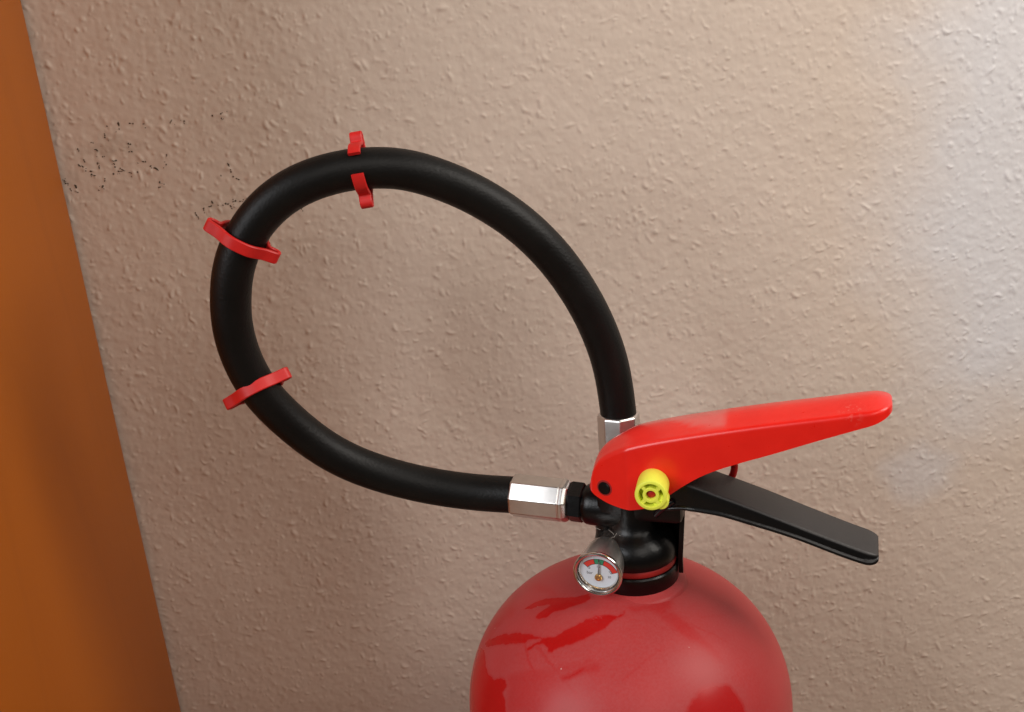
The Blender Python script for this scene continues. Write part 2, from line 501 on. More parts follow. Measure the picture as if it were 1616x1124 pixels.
def poly_sdf(px, py, poly):
    """signed distance (inside positive) of points to a polygon, numpy"""
    d2 = np.full(px.shape, 1e12)
    inside = np.zeros(px.shape, bool)
    n = len(poly)
    for i in range(n):
        x0, y0 = poly[i]
        x1, y1 = poly[(i + 1) % n]
        ex, ey = x1 - x0, y1 - y0
        t = np.clip(((px - x0) * ex + (py - y0) * ey) / (ex * ex + ey * ey + 1e-9), 0, 1)
        d2 = np.minimum(d2, (px - x0 - t * ex) ** 2 + (py - y0 - t * ey) ** 2)
        c = ((y0 > py) != (y1 > py)) & (px < ex * (py - y0) / (ey + 1e-12) + x0)
        inside ^= c
    d = np.sqrt(d2)
    return np.where(inside, d, -d)


def value_noise(x, y, cell, seed):
    r = np.random.default_rng(seed)
    g = r.random((256, 256))
    u, v = x / cell, y / cell
    i, j = np.floor(u).astype(int), np.floor(v).astype(int)
    fu, fv = u - i, v - j
    fu, fv = fu * fu * (3 - 2 * fu), fv * fv * (3 - 2 * fv)
    i0, i1, j0, j1 = i % 256, (i + 1) % 256, j % 256, (j + 1) % 256
    return (g[i0, j0] * (1 - fu) + g[i1, j0] * fu) * (1 - fv) + (g[i0, j1] * (1 - fu) + g[i1, j1] * fu) * fv


def smoothstep(a, b, x):
    t = np.clip((x - a) / (b - a), 0, 1)
    return t * t * (3 - 2 * t)


# ------------------------------------------------------------------ wall with woodchip relief
WALL_Y = 570.0
X0, X1, Z0, Z1, STEP = -246.0, 370.0, 205.0, 775.0, 0.6
nx, nz = int((X1 - X0) / STEP) + 1, int((Z1 - Z0) / STEP) + 1
gx = X0 + np.arange(nx) * STEP
gz = Z0 + np.arange(nz) * STEP
HX, HZ = np.meshgrid(gx, gz)
relief = np.zeros_like(HX)


def chips(count, lmin, lmax, wmin, wmax, hmin, hmax, bias):
    for _ in range(count):
        cx, cz = rng.uniform(X0, X1), rng.uniform(Z0, Z1)
        L, Wd, Hh = rng.uniform(lmin, lmax), rng.uniform(wmin, wmax), rng.uniform(hmin, hmax)
        a = rng.normal(-0.9, 0.75) if rng.random() < bias else rng.uniform(0, math.pi)
        k = rng.normal(0, 0.25) / max(L, 1)
        rad = L * 1.7
        i0, i1 = np.searchsorted(gx, [cx - rad, cx + rad])
        j0, j1 = np.searchsorted(gz, [cz - rad, cz + rad])
        if i1 <= i0 or j1 <= j0:
            continue
        dx, dz = HX[j0:j1, i0:i1] - cx, HZ[j0:j1, i0:i1] - cz
        u = dx * math.cos(a) + dz * math.sin(a)
        v = -dx * math.sin(a) + dz * math.cos(a) + k * u * u
        q = np.abs(u / L) ** 2.4 + np.abs(v / Wd) ** 2.0
        b = Hh * np.exp(-q ** 1.35) * (1 + 0.3 * u / L)
        sub = relief[j0:j1, i0:i1]
        relief[j0:j1, i0:i1] = np.maximum(sub, b) + 0.4 * np.minimum(sub, b)


chips(1300, 1.3, 3.2, 0.7, 1.4, 0.20, 0.52, 0.5)
chips(4500, 0.8, 1.9, 0.5, 0.95, 0.14, 0.42, 0.45)
chips(9000, 0.5, 1.1, 0.4, 0.7, 0.07, 0.26, 0.3)
relief += 0.26 * (value_noise(HX, HZ, 6.0, 3) - 0.5) + 0.24 * (value_noise(HX * 0.8 + 0.6 * HZ, HZ * 0.8 - 0.6 * HX + 900, 2.6, 4) - 0.5)
relief += 0.12 * (value_noise(HX, HZ, 1.7, 6) - 0.5)
relief += 0.5 * (value_noise(HX, HZ, 34.0, 5) - 0.5)
edge = np.minimum(np.minimum(HX - X0, X1 - HX), np.minimum(HZ - Z0, Z1 - HZ))
relief *= 1.1 * smoothstep(0.0, 12.0, edge)


def wall_height(x, z):
    i = int(np.clip((x - X0) / STEP, 0, nx - 1))
    j = int(np.clip((z - Z0) / STEP, 0, nz - 1))
    return float(relief[j, i])


GLOW_A = [(520, 1100), (255, 900), (246, 705), (236, 681), (241, 633), (228, 588), (232, 555), (252, 522), (257, 482),
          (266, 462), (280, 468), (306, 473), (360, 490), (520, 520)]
GLOW_B = [(222, 428), (232, 438), (246, 442), (262, 430), (260, 413), (246, 410), (232, 415)]
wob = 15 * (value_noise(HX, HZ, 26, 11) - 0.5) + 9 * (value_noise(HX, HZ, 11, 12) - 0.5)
painted_glow = smoothstep(-48, 40, poly_sdf(HX, HZ, GLOW_A) + wob)  # soft-edged mask of the daylight coloured into the wall
painted_glow = np.maximum(painted_glow, 0.6 * smoothstep(-16, 12, poly_sdf(HX, HZ, GLOW_B) + wob * 0.8))
grime = smoothstep(26, 0, np.hypot((HX + 212) / 1.5, HZ - 655)) * smoothstep(0.45, 0.75, value_noise(HX, HZ, 7, 21))
grime = np.maximum(grime, 0.5 * smoothstep(14, 0, np.hypot((HX + 152) / 2.0, HZ - 630)) * smoothstep(0.5, 0.8, value_noise(HX, HZ, 6, 22)))

verts = np.stack([HX, WALL_Y - relief, HZ], -1).reshape(-1, 3) * 0.001
idx = np.arange(nx * nz).reshape(nz, nx)
quads = np.stack([idx[:-1, :-1], idx[:-1, 1:], idx[1:, 1:], idx[1:, :-1]], -1).reshape(-1, 4)
# plain margin round the detailed field, so that the wall goes on to the sides
mx = [-1300.0, X0, X1, 1500.0]
mz = [0.0, Z0, Z1, 2200.0]
ev, ef = [], []
for a in range(3):
    for b in range(3):
        if a == 1 and b == 1:
            continue
        k = len(ev)
        ev += [(mx[a], WALL_Y, mz[b]), (mx[a + 1], WALL_Y, mz[b]), (mx[a + 1], WALL_Y, mz[b + 1]), (mx[a], WALL_Y, mz[b + 1])]
        ef.append((k, k + 1, k + 2, k + 3))
nv0 = len(verts)
allv = np.concatenate([verts, np.array(ev) * 0.001])
allf = np.concatenate([quads, np.array(ef) + nv0])
wme = bpy.data.meshes.new('wall')
wme.vertices.add(len(allv))
wme.vertices.foreach_set('co', allv.astype(np.float32).ravel())
wme.loops.add(len(allf) * 4)
wme.loops.foreach_set('vertex_index', allf.astype(np.int32).ravel())
wme.polygons.add(len(allf))
wme.polygons.foreach_set('loop_start', np.arange(0, len(allf) * 4, 4, dtype=np.int32))
wme.update(calc_edges=True)
for nm, arr in (('painted_glow', painted_glow), ('grime', grime)):
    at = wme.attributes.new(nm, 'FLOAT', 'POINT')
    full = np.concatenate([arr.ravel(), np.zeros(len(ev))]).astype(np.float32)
    if nm == 'painted_glow':
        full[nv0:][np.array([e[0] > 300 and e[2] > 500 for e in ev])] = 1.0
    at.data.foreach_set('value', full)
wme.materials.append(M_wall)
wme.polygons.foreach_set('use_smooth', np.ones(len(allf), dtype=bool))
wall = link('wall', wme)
wall['kind'] = 'structure'

# dark mould flecks caught along the edges of the chips: little curved slivers on the paper
g = Geo()


def fleck(x, z, L, a):
    n = 7
    k = random.uniform(-0.35, 0.35) / max(L, 1)
    w0 = random.uniform(0.25, 0.70) * min(1.0, 0.45 + L * 0.25)
    top, bot = [], []
    for i in range(n):
        t = -0.5 + i / (n - 1)
        u = t * L
        v = k * u * u * 2 + random.uniform(-0.12, 0.12)
        w = w0 * (1 - (2 * abs(t)) ** 2.2) * random.uniform(0.6, 1.25) + 0.06
        for lst, s in ((top, 1), (bot, -1)):
            xx = x + u * math.cos(a) - (v + s * w) * math.sin(a)
            zz = z + u * math.sin(a) + (v + s * w) * math.cos(a)
            lst.append((xx, WALL_Y - wall_height(xx, zz) - 0.16, zz))
    g.add(top + bot, [(i, i + 1, n + i + 1, n + i) for i in range(n - 1)])


for x, z, L, a in SPECKS:
    n_bits = 1 if L < 1.6 else random.choice((1, 2, 2, 3))
    for k in range(n_bits):
        f_ = (k + 0.5) / n_bits - 0.5
        fleck(x + f_ * L * math.cos(a) + random.uniform(-0.2, 0.2), z + f_ * L * math.sin(a) + random.uniform(-0.2, 0.2),
              max(0.5, L / n_bits * random.uniform(0.6, 1.15)), a + random.uniform(-0.5, 0.5))
    for _ in range(random.choice((0, 0, 1, 2))):
        fleck(x + random.gauss(0, 1.6), z + random.gauss(0, 1.6), random.uniform(0.25, 0.7), random.uniform(0, 3))
specks = g.build('mould_specks', M_speck, wall, sharp=0)
specks['kind'] = 'stuff'

# ------------------------------------------------------------------ floor
g = Geo().add([(-1300, -900, 0), (1500, -900, 0), (1500, 570, 0), (-1300, 570, 0)], [(0, 1, 2, 3)])
fl = g.build('floor', M_floor, sharp=0)
fl['kind'] = 'structure'

# ------------------------------------------------------------------ orange wooden cabinet, its side to the left of the wall
cab = bpy.data.objects.new('wooden_cabinet', None)
COL.objects.link(cab)
cab.location = (-0.53, 0.45, 0)
cab['label'] = 'orange stained wooden cabinet side standing against the left of the wall'
cab['category'] = 'cabinet'
rel = lambda p: Vector((p[0] + 530, p[1] - 450, p[2]))
Geo().box((-254, 350, 60), (-236.2, 567, 1500), 1.2).build('side_panel', M_wood, cab, rel)
Geo().box((-824, 350, 60), (-806, 567, 1500), 1.2).build('side_panel', M_wood, cab, rel)
Geo().box((-830, 326, 1500.5), (-232, 567, 1522), 1.5).build('top_panel', M_wood, cab, rel)
Geo().box((-815, 360, 0), (-246, 560, 59.5), 1.0).build('plinth', M_wood, cab, rel)
Geo().box((-805, 331, 62), (-531, 349.5, 1498), 1.2).build('door', M_wood, cab, rel)
Geo().box((-529, 331, 62), (-255, 349.5, 1498), 1.2).build('door', M_wood, cab, rel)

# ------------------------------------------------------------------ fire extinguisher
BASE = Vector((41.34, 436.23, 0.0))
Z_SH = 379.04                # height of the shoulder where the dome starts
R_B, H_D, N_D = 80.0, 70.88, 2.15
ext = bpy.data.objects.new('fire_extinguisher', None)
COL.objects.link(ext)
ext.location = BASE * 0.001
ext['label'] = 'dusty red fire extinguisher with black hose loop, red lever and round gauge'
ext['category'] = 'fire extinguisher'

OV = Vector((49.5, 435.0, 448.64))
AL = math.radians(20)
EX = Vector((math.cos(AL), -math.sin(AL), 0))
EY = Vector((math.sin(AL), math.cos(AL), 0))
EZ = Vector((0, 0, 1))


def valve(p):
    """valve frame (x along the lever, y to the wall, z up) to the extinguisher's own frame"""
    return OV + EX * p[0] + EY * p[1] + EZ * p[2] - BASE


def wrel(p):
    return Vector(p) - BASE


# cylinder: fine dome so that the wiped streaks keep their edges
aa = np.linspace(0, math.pi / 2, 170)
dome_r = R_B * np.sin(aa) ** (2 / N_D)
dome_z = H_D * np.cos(aa) ** (2 / N_D)
arc = np.r_[0, np.cumsum(np.hypot(np.diff(dome_r), np.diff(dome_z)))]
keep = np.linspace(0.5, arc[-1], 210)
pr = np.interp(keep, arc, dome_r)
pz = np.interp(keep, arc, dome_z)
ps = keep.copy()
side = np.linspace(1, 130, 200)
pr = np.r_[pr, np.full(len(side), R_B)]
pz = np.r_[pz, -side]
ps = np.r_[ps, arc[-1] + side]
low = [(R_B, -340.0), (79.0, -352.0), (76.0, -362.0), (70.0, -366.0), (70.0, -379.0), (66.0, -379.0)]
pr = np.r_[pr, [p[0] for p in low]]
pz = np.r_[pz, [p[1] for p in low]]
ps = np.r_[ps, [arc[-1] + 130 + 40 * (i + 1) for i in range(len(low))]]
NA = 600
phi = np.linspace(0, 2 * math.pi, NA, endpoint=False)
PX = pr[:, None] * np.cos(phi)
PY = pr[:, None] * np.sin(phi)
PZ = np.repeat((pz + Z_SH)[:, None], NA, 1)
UX, UY = ps[:, None] * np.cos(phi), ps[:, None] * np.sin(phi)
wx = UX + 1.0 * (value_noise(UX + 500, UY + 500, 5, 31) - 0.5) + 0.8 * (value_noise(UX + 500, UY + 500, 1.6, 33) - 0.5)
wy = UY + 1.0 * (value_noise(UX + 500, UY + 500, 5, 32) - 0.5) + 0.8 * (value_noise(UX + 500, UY + 500, 1.6, 34) - 0.5)
wiped = np.zeros_like(UX)
for wgt, poly in WIPES:
    soft = {1.0: 0.7, 0.95: 0.9, 0.85: 1.6}.get(wgt, 2.2)
    wiped = np.maximum(wiped, wgt * smoothstep(-soft, soft, poly_sdf(wx, wy, poly)))
# thin scratches in the dusty film
for (ax_, ay_), (bx_, by_), wd, st in [((-52, -28), (-50, -46), 0.5, 0.4), ((-50, -46), (-34, -62), 0.7, 0.4), ((-46, -33), (-30, -66), 0.6, 0.35),
                                       ((28, -36), (46, -40), 0.4, 0.25), ((-8, -62), (14, -48), 0.4, 0.2), ((34, -30), (48, -24), 0.5, 0.2)]:
    ex_, ey_ = bx_ - ax_, by_ - ay_
    t = np.clip(((wx - ax_) * ex_ + (wy - ay_) * ey_) / (ex_ * ex_ + ey_ * ey_), 0, 1)
    d = np.hypot(wx - ax_ - t * ex_, wy - ay_ - t * ey_)
    wiped = np.maximum(wiped, st * smoothstep(wd * 2.2, wd * 0.4, d))
nr = len(pr)
vb = np.stack([PX, PY, PZ], -1).reshape(-1, 3) * 0.001
ii = np.arange(nr * NA).reshape(nr, NA)
qb = np.stack([ii[:-1], ii[1:], np.roll(ii, -1, 1)[1:], np.roll(ii, -1, 1)[:-1]], -1).reshape(-1, 4)
bme = bpy.data.meshes.new('cylinder_body')
bme.vertices.add(len(vb))
bme.vertices.foreach_set('co', vb.astype(np.float32).ravel())
bme.loops.add(len(qb) * 4)
bme.loops.foreach_set('vertex_index', qb.astype(np.int32).ravel())
bme.polygons.add(len(qb))
bme.polygons.foreach_set('loop_start', np.arange(0, len(qb) * 4, 4, dtype=np.int32))
bme.update(calc_edges=True)
at = bme.attributes.new('wiped', 'FLOAT', 'POINT')
at.data.foreach_set('value', wiped.astype(np.float32).ravel())
bme.materials.append(M_body)
bme.polygons.foreach_set('use_smooth', np.ones(len(qb), dtype=bool))
cyl = link('cylinder_body', bme, ext)
cyl['label'] = 'red cylinder with wiped streaks in its dusty film'

g = Geo().lathe([(24.5, -5.0), (23.6, -2.2), (22.6, -1.2), (21.2, -0.7), (20.2, 0.4), (19.0, 1.0), (17, 1.0)], (0, 0, 0), (0, 0, 1), 72)
g.build('neck_flange', M_body, cyl, valve)

# hose holder: ring clamped under the valve, with an upright arm behind it
g = Geo().lathe([(18.6, 0.2), (19.6, 0.2), (20.0, 0.8), (20.0, 8.0), (19.4, 8.7), (18.4, 8.7)], (0, 0, 0), (0, 0, 1), 72)
hold = g.build('hose_holder', M_black, ext, valve)
g = Geo()
rings = []
for z in np.linspace(3, 50, 14):
    fl_ = 20.3 + max(0, z - 10) * 0.085
    ring = []
    a0, a1 = math.radians(2), math.radians(96)
    for k in range(13):
        a = a0 + (a1 - a0) * k / 12
        ring.append((fl_ * math.cos(a), fl_ * math.sin(a), z))
    for k in range(12, -1, -1):
        a = a0 + (a1 - a0) * k / 12
        ring.append(((fl_ + 2.2) * math.cos(a), (fl_ + 2.2) * math.sin(a), z))
    rings.append(ring)
g.loft(rings)
g.build('holder_arm', M_black, hold, valve)
# red gasket
g = Geo().lathe([(17.6, 8.8), (18.9, 9.0), (19.3, 9.8), (19.3, 11.2), (18.9, 12.0), (17.6, 12.2)], (0, 0, 0), (0, 0, 1), 72)
g.build('gasket', M_gasket, ext, valve)

# valve body: cap, post, lever block, outlet arm and gauge boss
g = Geo()
g.lathe([(18.4, 12.3), (19.5, 12.5), (19.9, 13.2), (19.9, 17.0), (19.5, 19.0), (18.4, 21.4), (16.6, 23.8), (14.4, 25.6), (12.6, 26.8), (11.4, 28.4), (10.6, 31.0),
         (10.3, 36.0), (10.3, 48.0)], (0, 0, 0), (0, 0, 1), 72)
g.box((-15, -9.8, 33.5), (25, 9.8, 61), 2.5)
OUT = Vector((-math.cos(math.radians(4.5)), 0, math.sin(math.radians(4.5))))
g.lathe([(9.6, -2), (9.9, 8), (10.0, 17.5), (9.8, 19.8), (9.2, 20.8), (8.3, 22.0)], (-1.5, 0, 35.6), OUT, 48)
g.tube([(-12.0, 2.0, 35), (-12.0, 1.5, 28.5), (-12.0, -0.5, 22.5), (-12.0, -6.0, 18.6), (-12.0, -12.5, 17.2)], [8.2, 7.0, 6.4, 6.3, 6.2], 28)
vb_ = g.build('valve_body', M_valve, ext, valve)
# a rib below the lever, seen as a glossy edge
Geo().tube([(13.0, -9.8, 38.0), (15.5, -10.6, 41.5), (19.0, -11.0, 44.6), (22.0, -10.8, 46.5)], [1.3, 1.7, 1.8, 1.6], 14).build('seal_strap', M_blackgloss, ext, valve)

# outlet nut
g = Geo().lathe([(8.2, 21.2), (9.3, 21.8), (9.9, 22.5), (9.9, 28.0), (9.3, 29.0), (8.4, 29.2)], (-1.5, 0, 35.6), OUT, 6, poly_rot=math.radians(12))
g.build('outlet_nut', M_black, vb_, valve, sharp=25)

# ---- hose loop
HP = np.array(HOSE) * 1000.0


def catmull(P, sub):
    P = np.vstack([2 * P[0] - P[1], P, 2 * P[-1] - P[-2]])
    out = []
    for i in range(1, len(P) - 2):
        for k in range(sub):
            t = k / sub
            a, b, c, d = P[i - 1], P[i], P[i + 1], P[i + 2]
            out.append(0.5 * ((2 * b) + (-a + c) * t + (2 * a - 5 * b + 4 * c - d) * t * t + (-a + 3 * b - 3 * c + d) * t ** 3))
    out.append(P[-2])
    return np.array(out)


# even out hand-measured wobble, then resample
def relax(P, n):
    P = P.copy()
    for _ in range(n):
        P[1:-1] += 0.25 * (P[:-2] - 2 * P[1:-1] + P[2:])
    return P


hp = relax(catmull(HP, 8), 40)
seg = np.r_[0, np.cumsum(np.linalg.norm(np.diff(hp, axis=0), axis=1))]
ss = np.linspace(0, seg[-1], 420)
hp = np.stack([np.interp(ss, seg, hp[:, k]) for k in range(3)], -1)
hp = relax(hp, 30)
HR = 9.0
SEGH = 40
rings = []
nrm = Vector((0, -1, 0))
for i in range(len(hp)):
    p = Vector(hp[i])
    t = (Vector(hp[min(i + 1, len(hp) - 1)]) - Vector(hp[max(i - 1, 0)])).normalized()
    nrm = (nrm - t * nrm.dot(t)).normalized()
    b = t.cross(nrm)
    rings.append([p + (nrm * math.cos(a) + b * math.sin(a)) * HR for a in (2 * math.pi * k / SEGH for k in range(SEGH))])
g = Geo().loft(rings)
hose = g.build('hose', M_hose, ext, wrel, sharp=50)
hose['label'] = 'black rubber hose bent into a loop'
uvl = hose.data.uv_layers.new(name='wrap')
nvr = len(rings) * SEGH
uvs = np.zeros((len(hose.data.loops), 2), np.float32)
li = np.zeros(len(hose.data.loops), np.int32)
hose.data.loops.foreach_get('vertex_index', li)
u_ = (li // SEGH) * (seg[-1] / 419.0) / 1.6
v_ = np.abs((li % SEGH) - SEGH / 2) / (SEGH / 2) * 17
uvs[:, 0], uvs[:, 1] = u_ + v_ * 0.5, v_
uvl.data.foreach_set('uv', uvs.ravel())


def ferrule(org, axis, length, name_label, rot, r=10.7):
    """eight-sided crimped steel sleeve: rounded lips, flats with a groove near one end"""
    L = length
    prof = [(r * 0.90, 0.0), (r * 0.97, 0.5), (r, 1.4), (r, L - 4.6), (r * 0.985, L - 4.2), (r * 0.985, L - 3.9), (r * 1.0, L - 3.5), (r * 1.0, L - 2.2),
            (r * 0.93, L - 0.6), (r * 0.86, L)]
    g = Geo().lathe(prof, org, axis, 8, poly_rot=rot)
    o = g.build('ferrule', M_steel, hose, wrel, sharp=20)
    bv = o.modifiers.new('soft edges', 'BEVEL')
    bv.width = 0.0016
    bv.segments = 4
    bv.limit_method = 'ANGLE'
    bv.angle_limit = math.radians(22)
    o['label'] = name_label
    return o


def valve_world(p):
    return OV + EX * p[0] + EY * p[1] + EZ * p[2]


out_w = (EX * OUT.x + EZ * OUT.z).normalized()
o_end = Vector(hp[0]) - out_w * 1.0
nut_w = valve_world(Vector((-1.5, 0, 35.6)) + OUT * 29.2)
ax1 = (nut_w - o_end)
ferrule(o_end - ax1.normalized() * 0.5, ax1, ax1.length + 0.8, 'steel sleeve at the valve outlet', math.radians(30))
k = int(np.argmin(np.abs(hp[:, 2] - 518.5) + (np.arange(len(hp)) < 300) * 1e6))
ferrule(Vector(hp[k]), Vector(hp[-1]) - Vector(hp[k]), 27.0, 'steel sleeve behind the lever', math.radians(20), 10.7)
# nozzle below the second sleeve, tucked behind the valve
dn = (Vector(hp[-1]) - Vector(hp[k])).normalized()
g = Geo().lathe([(8.0, 0), (8.6, 1), (8.6, 10), (7.0, 18), (5.6, 34), (5.2, 44), (3.4, 44), (3.2, 30)], Vector(hp[k]) + dn * 26.6, dn, 32)
g.build('nozzle', M_black, hose, wrel)

# ---- red squeeze lever (u-shaped channel, rounded shoulders, blunt nose)
ZT = [(-17.9, 50.6), (-17.2, 55.5), (-16.0, 60.0), (-14, 64.2), (-11, 68.0), (-6, 71.6), (1.8, 75.6), (14, 79.0), (37, 83.8), (50, 86.2), (65, 88.8), (91, 92.9), (103, 94.9), (114.4, 96.2)]
ZB = [(-17.9, 49.6), (-17, 48.2), (-14, 46.2), (-6.7, 43.4), (1, 42.4), (7.7, 43.3), (14.3, 45.9), (21, 51.0), (27.7, 56.0), (35, 60.6), (40.5, 63.3), (51, 67.4), (67, 72.9), (83.6, 78.9), (100, 84.6), (114.4, 89.4)]
HW = [(-17.9, 7.0), (-17, 8.6), (-15, 9.8), (2.0, 14.8), (6, 14.8), (50, 14.4), (90, 13.8), (114.4, 13.4)]
xs = sorted(set([-17.9, -17.6, -17.2, -16.6, -16] + list(np.linspace(-15, 2, 18)) + list(np.linspace(3, 103, 60)) + [104 + 10.2 * math.sin(t) for t in np.linspace(0, math.pi / 2 - 0.05, 14)]))
rings, rx = [], []
for x in xs:
    zt, zb, hw = smooth(x, ZT), smooth(x, ZB), interp(x, HW)
    e = 1.0
    if x > 104:
        q = (x - 104) / 10.35
        e = math.sqrt(max(0.0, 1 - q ** 2.3))
        zm = zt * 0.42 + zb * 0.58
        zt, zb = zm + (zt - zm) * e, zm + (zb - zm) * (0.35 + 0.65 * e)
        hw *= 0.25 + 0.75 * e
    h = zt - zb
    cr = 2.4 * min(1.0, h / 9.0) * e
    rs = min(2.5, h * 0.4, hw * 0.5)
    ring = [(x, -hw - 0.25, zb), (x, -hw, zb + (h - rs) * 0.5)]
    for kk in range(7):
        a = math.pi / 2 * kk / 6
        ring.append((x, -hw + rs * (1 - math.cos(a)), zt - cr - rs * (1 - math.sin(a))))
    for yy in (-0.75, -0.5, -0.25, 0, 0.25, 0.5, 0.75):
        ring.append((x, yy * (hw - rs), zt - cr * abs(yy) ** 1.6))
    for kk in range(6, -1, -1):
        a = math.pi / 2 * kk / 6
        ring.append((x, hw - rs * (1 - math.cos(a)), zt - cr - rs * (1 - math.sin(a))))
    ring += [(x, hw, zb + (h - rs) * 0.5), (x, hw + 0.25, zb)]
    tw = min(2.4, hw * 0.4)
    zi = max(zb, zt - 4.0) if -14 < x < 98 else zb + 0.02
    ring += [(x, hw - tw, zb), (x, hw - tw, zi - 0.01 if zi > zb + 1 else zi), (x, 0, zi), (x, -hw + tw, zi - 0.01 if zi > zb + 1 else zi), (x, -hw + tw, zb)]
    rings.append(ring)
    rx.append(x)
g = Geo().loft(rings)
lever = g.build('squeeze_lever', M_lever, ext, valve, sharp=42)
lever['label'] = 'red squeeze lever'
at = lever.data.attributes.new('dust_sheen', 'FLOAT', 'POINT')  # mask for dust plus painted reflection on the lever top
nring = len(rings[0])
dust_sheen = []
for x, ring in zip(rx, rings):
    ztop = smooth(x, ZT)
    for (px_, py_, pz_) in ring:
        top = smoothstep(ztop - 5.4, ztop - 3.0, np.array(pz_))
        along = smoothstep(47.0, 43.4, np.array(x + 0.1 * py_)) * smoothstep(-17, -9, np.array(x))
        lim = interp(x, [(-18, 8), (-6, 4), (6, 6.5), (18, 3.5), (24, -1), (32, -7.5), (44, -11)])
        far = smoothstep(lim - 1.5, lim + 1.5, np.array(py_))
        dust_sheen.append(float(top * along * (0.12 + 0.88 * far)))
at.data.foreach_set('value', np.array(dust_sheen, np.float32))
# little nicks near the nose
# ---- pivot rivet
g = Geo().lathe([(3.9, -0.6), (3.9, 0.15), (3.4, 0.2)], (-9.7, -11.45, 51.3), (-0.29, -1, 0), 28)
g.build('pivot_recess', M_gasket, lever, valve)
g = Geo().lathe([(3.1, -1), (3.1, 0.6), (2.8, 0.95), (2.0, 1.05)], (-9.7, -11.45, 51.3), (-0.29, -1, 0), 28)
g.build('pivot_pin', M_black, lever, valve)

# ---- black carry handle
HZT = [(18, 59.5), (30, 55.0), (38, 52.2), (60, 44.2), (87, 33.6), (104, 27.4), (110, 25.6)]
HZB = [(18, 41.0), (26.8, 42.6), (40, 41.4), (54.7, 37.9), (73.6, 32.4), (97.4, 23.6), (104, 21.6), (110, 20.6)]
rings = []
for x in list(np.linspace(18, 104, 50)) + [104 + 5.6 * math.sin(t) for t in np.linspace(0.1, math.pi / 2, 10)]:
    zt, zb = smooth(x, HZT), smooth(x, HZB)
    hw = interp(x, [(18, 10.5), (30, 12.4), (60, 12.6), (110, 11.8)])
    zt_ = zt
    if x > 104:
        q = (x - 104) / 5.6
        e = math.sqrt(max(0.0, 1 - q * q))
        zb = zb + (1 - e) * 2.2
        zt_ = zt - (1 - e) * 1.2
        hw = hw - (1 - e) * 3.2
    h = zt_ - zb
    r_ = min(1.6, h * 0.3)
    fl_ = 0.9
    half = [(-hw - fl_, zb + 0.2), (-hw - fl_ - 0.2, zb + 0.8), (-hw - fl_, zb + 1.5), (-hw - 0.1, zb + 2.2), (-hw + 0.1, zb + h * 0.6)]
    for kk in range(5):
        a = math.pi / 2 * kk / 4
        half.append((-hw + 0.3 + r_ * (1 - math.cos(a)), zt_ - r_ * (1 - math.sin(a))))
    ring = [(x, y, z) for y, z in half] + [(x, 0, zt_ + 0.25)] + [(x, -y, z) for y, z in reversed(half)] + [(x, hw - 2, zb), (x, -hw + 2, zb)]
    rings.append(ring)
g = Geo().loft(rings)
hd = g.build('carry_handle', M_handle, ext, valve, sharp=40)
at = hd.data.attributes.new('dust_sheen', 'FLOAT', 'POINT')  # on the handle: only the painted light from above
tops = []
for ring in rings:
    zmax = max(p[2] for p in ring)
    tops += [float(smoothstep(zmax - 1.5, zmax - 0.5, np.array(p[2]))) for p in ring]  # mask of the top faces that carry the painted light
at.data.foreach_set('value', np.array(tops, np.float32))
hd['label'] = 'black lower carry handle'

# ---- safety pin: yellow slotted cap on this side, red pull ring on the far side
PC = Vector((14.0, -14.6, 56.6))
PA = Vector((0.10, -1.0, 0.02)).normalized()
PLEN = 14.0
ring_e1 = (EZ - PA * PA.z)
g = Geo()
R0 = 7.1
# outer shell, hollow, with an inner sleeve and four ribs
g.lathe([(R0 * 0.99, 0), (R0, 1.0), (R0, PLEN - 0.7), (R0 - 0.25, PLEN - 0.2), (R0 - 0.7, PLEN), (5.55, PLEN), (5.4, PLEN - 0.3), (5.3, PLEN - 6)], PC, PA, 64, cap1=False)
cap = g.build('safety_pin_cap', M_yellow, ext, valve)
cap['label'] = 'yellow slotted cap of the safety pin'
g = Geo().lathe([(3.6, PLEN - 6), (3.6, PLEN - 0.5), (3.35, PLEN - 0.25), (2.4, PLEN - 0.25), (2.2, PLEN - 0.5), (2.1, PLEN - 6)], PC, PA, 48, cap0=False, cap1=False)
g.build('inner_sleeve', M_yellow, cap, valve)
e1 = (Vector((0, 0, 1)) - PA * PA.z).normalized()
e2 = PA.cross(e1)
for k in range(4):
    a = math.radians(42 + 90 * k)
    d = e1 * math.cos(a) + e2 * math.sin(a)
    n_ = PA.cross(d)
    pts = []
    for dd in (PLEN - 6, PLEN - 0.35):
        for rr_ in (3.3, 5.5):
            for w_ in (-0.75, 0.75):
                pts.append(PC + PA * dd + d * rr_ + n_ * w_)
    Geo().add(pts, [(0, 1, 3, 2), (4, 6, 7, 5), (0, 4, 5, 1), (2, 3, 7, 6), (0, 2, 6, 4), (1, 5, 7, 3)]).build('rib', M_yellow, cap, valve, sharp=20)
g = Geo().lathe([(5.4, PLEN - 5.8), (0.1, PLEN - 5.8)], PC, PA, 40, cap0=False)
g.build('cap_floor', M_yellow, cap, valve)
g = Geo().lathe([(2.0, PLEN - 5.7), (2.0, PLEN - 2.6), (1.5, PLEN - 2.1), (0.3, PLEN - 1.9)], PC, PA, 28)
g.build('pin_end', M_pinred, cap, valve)
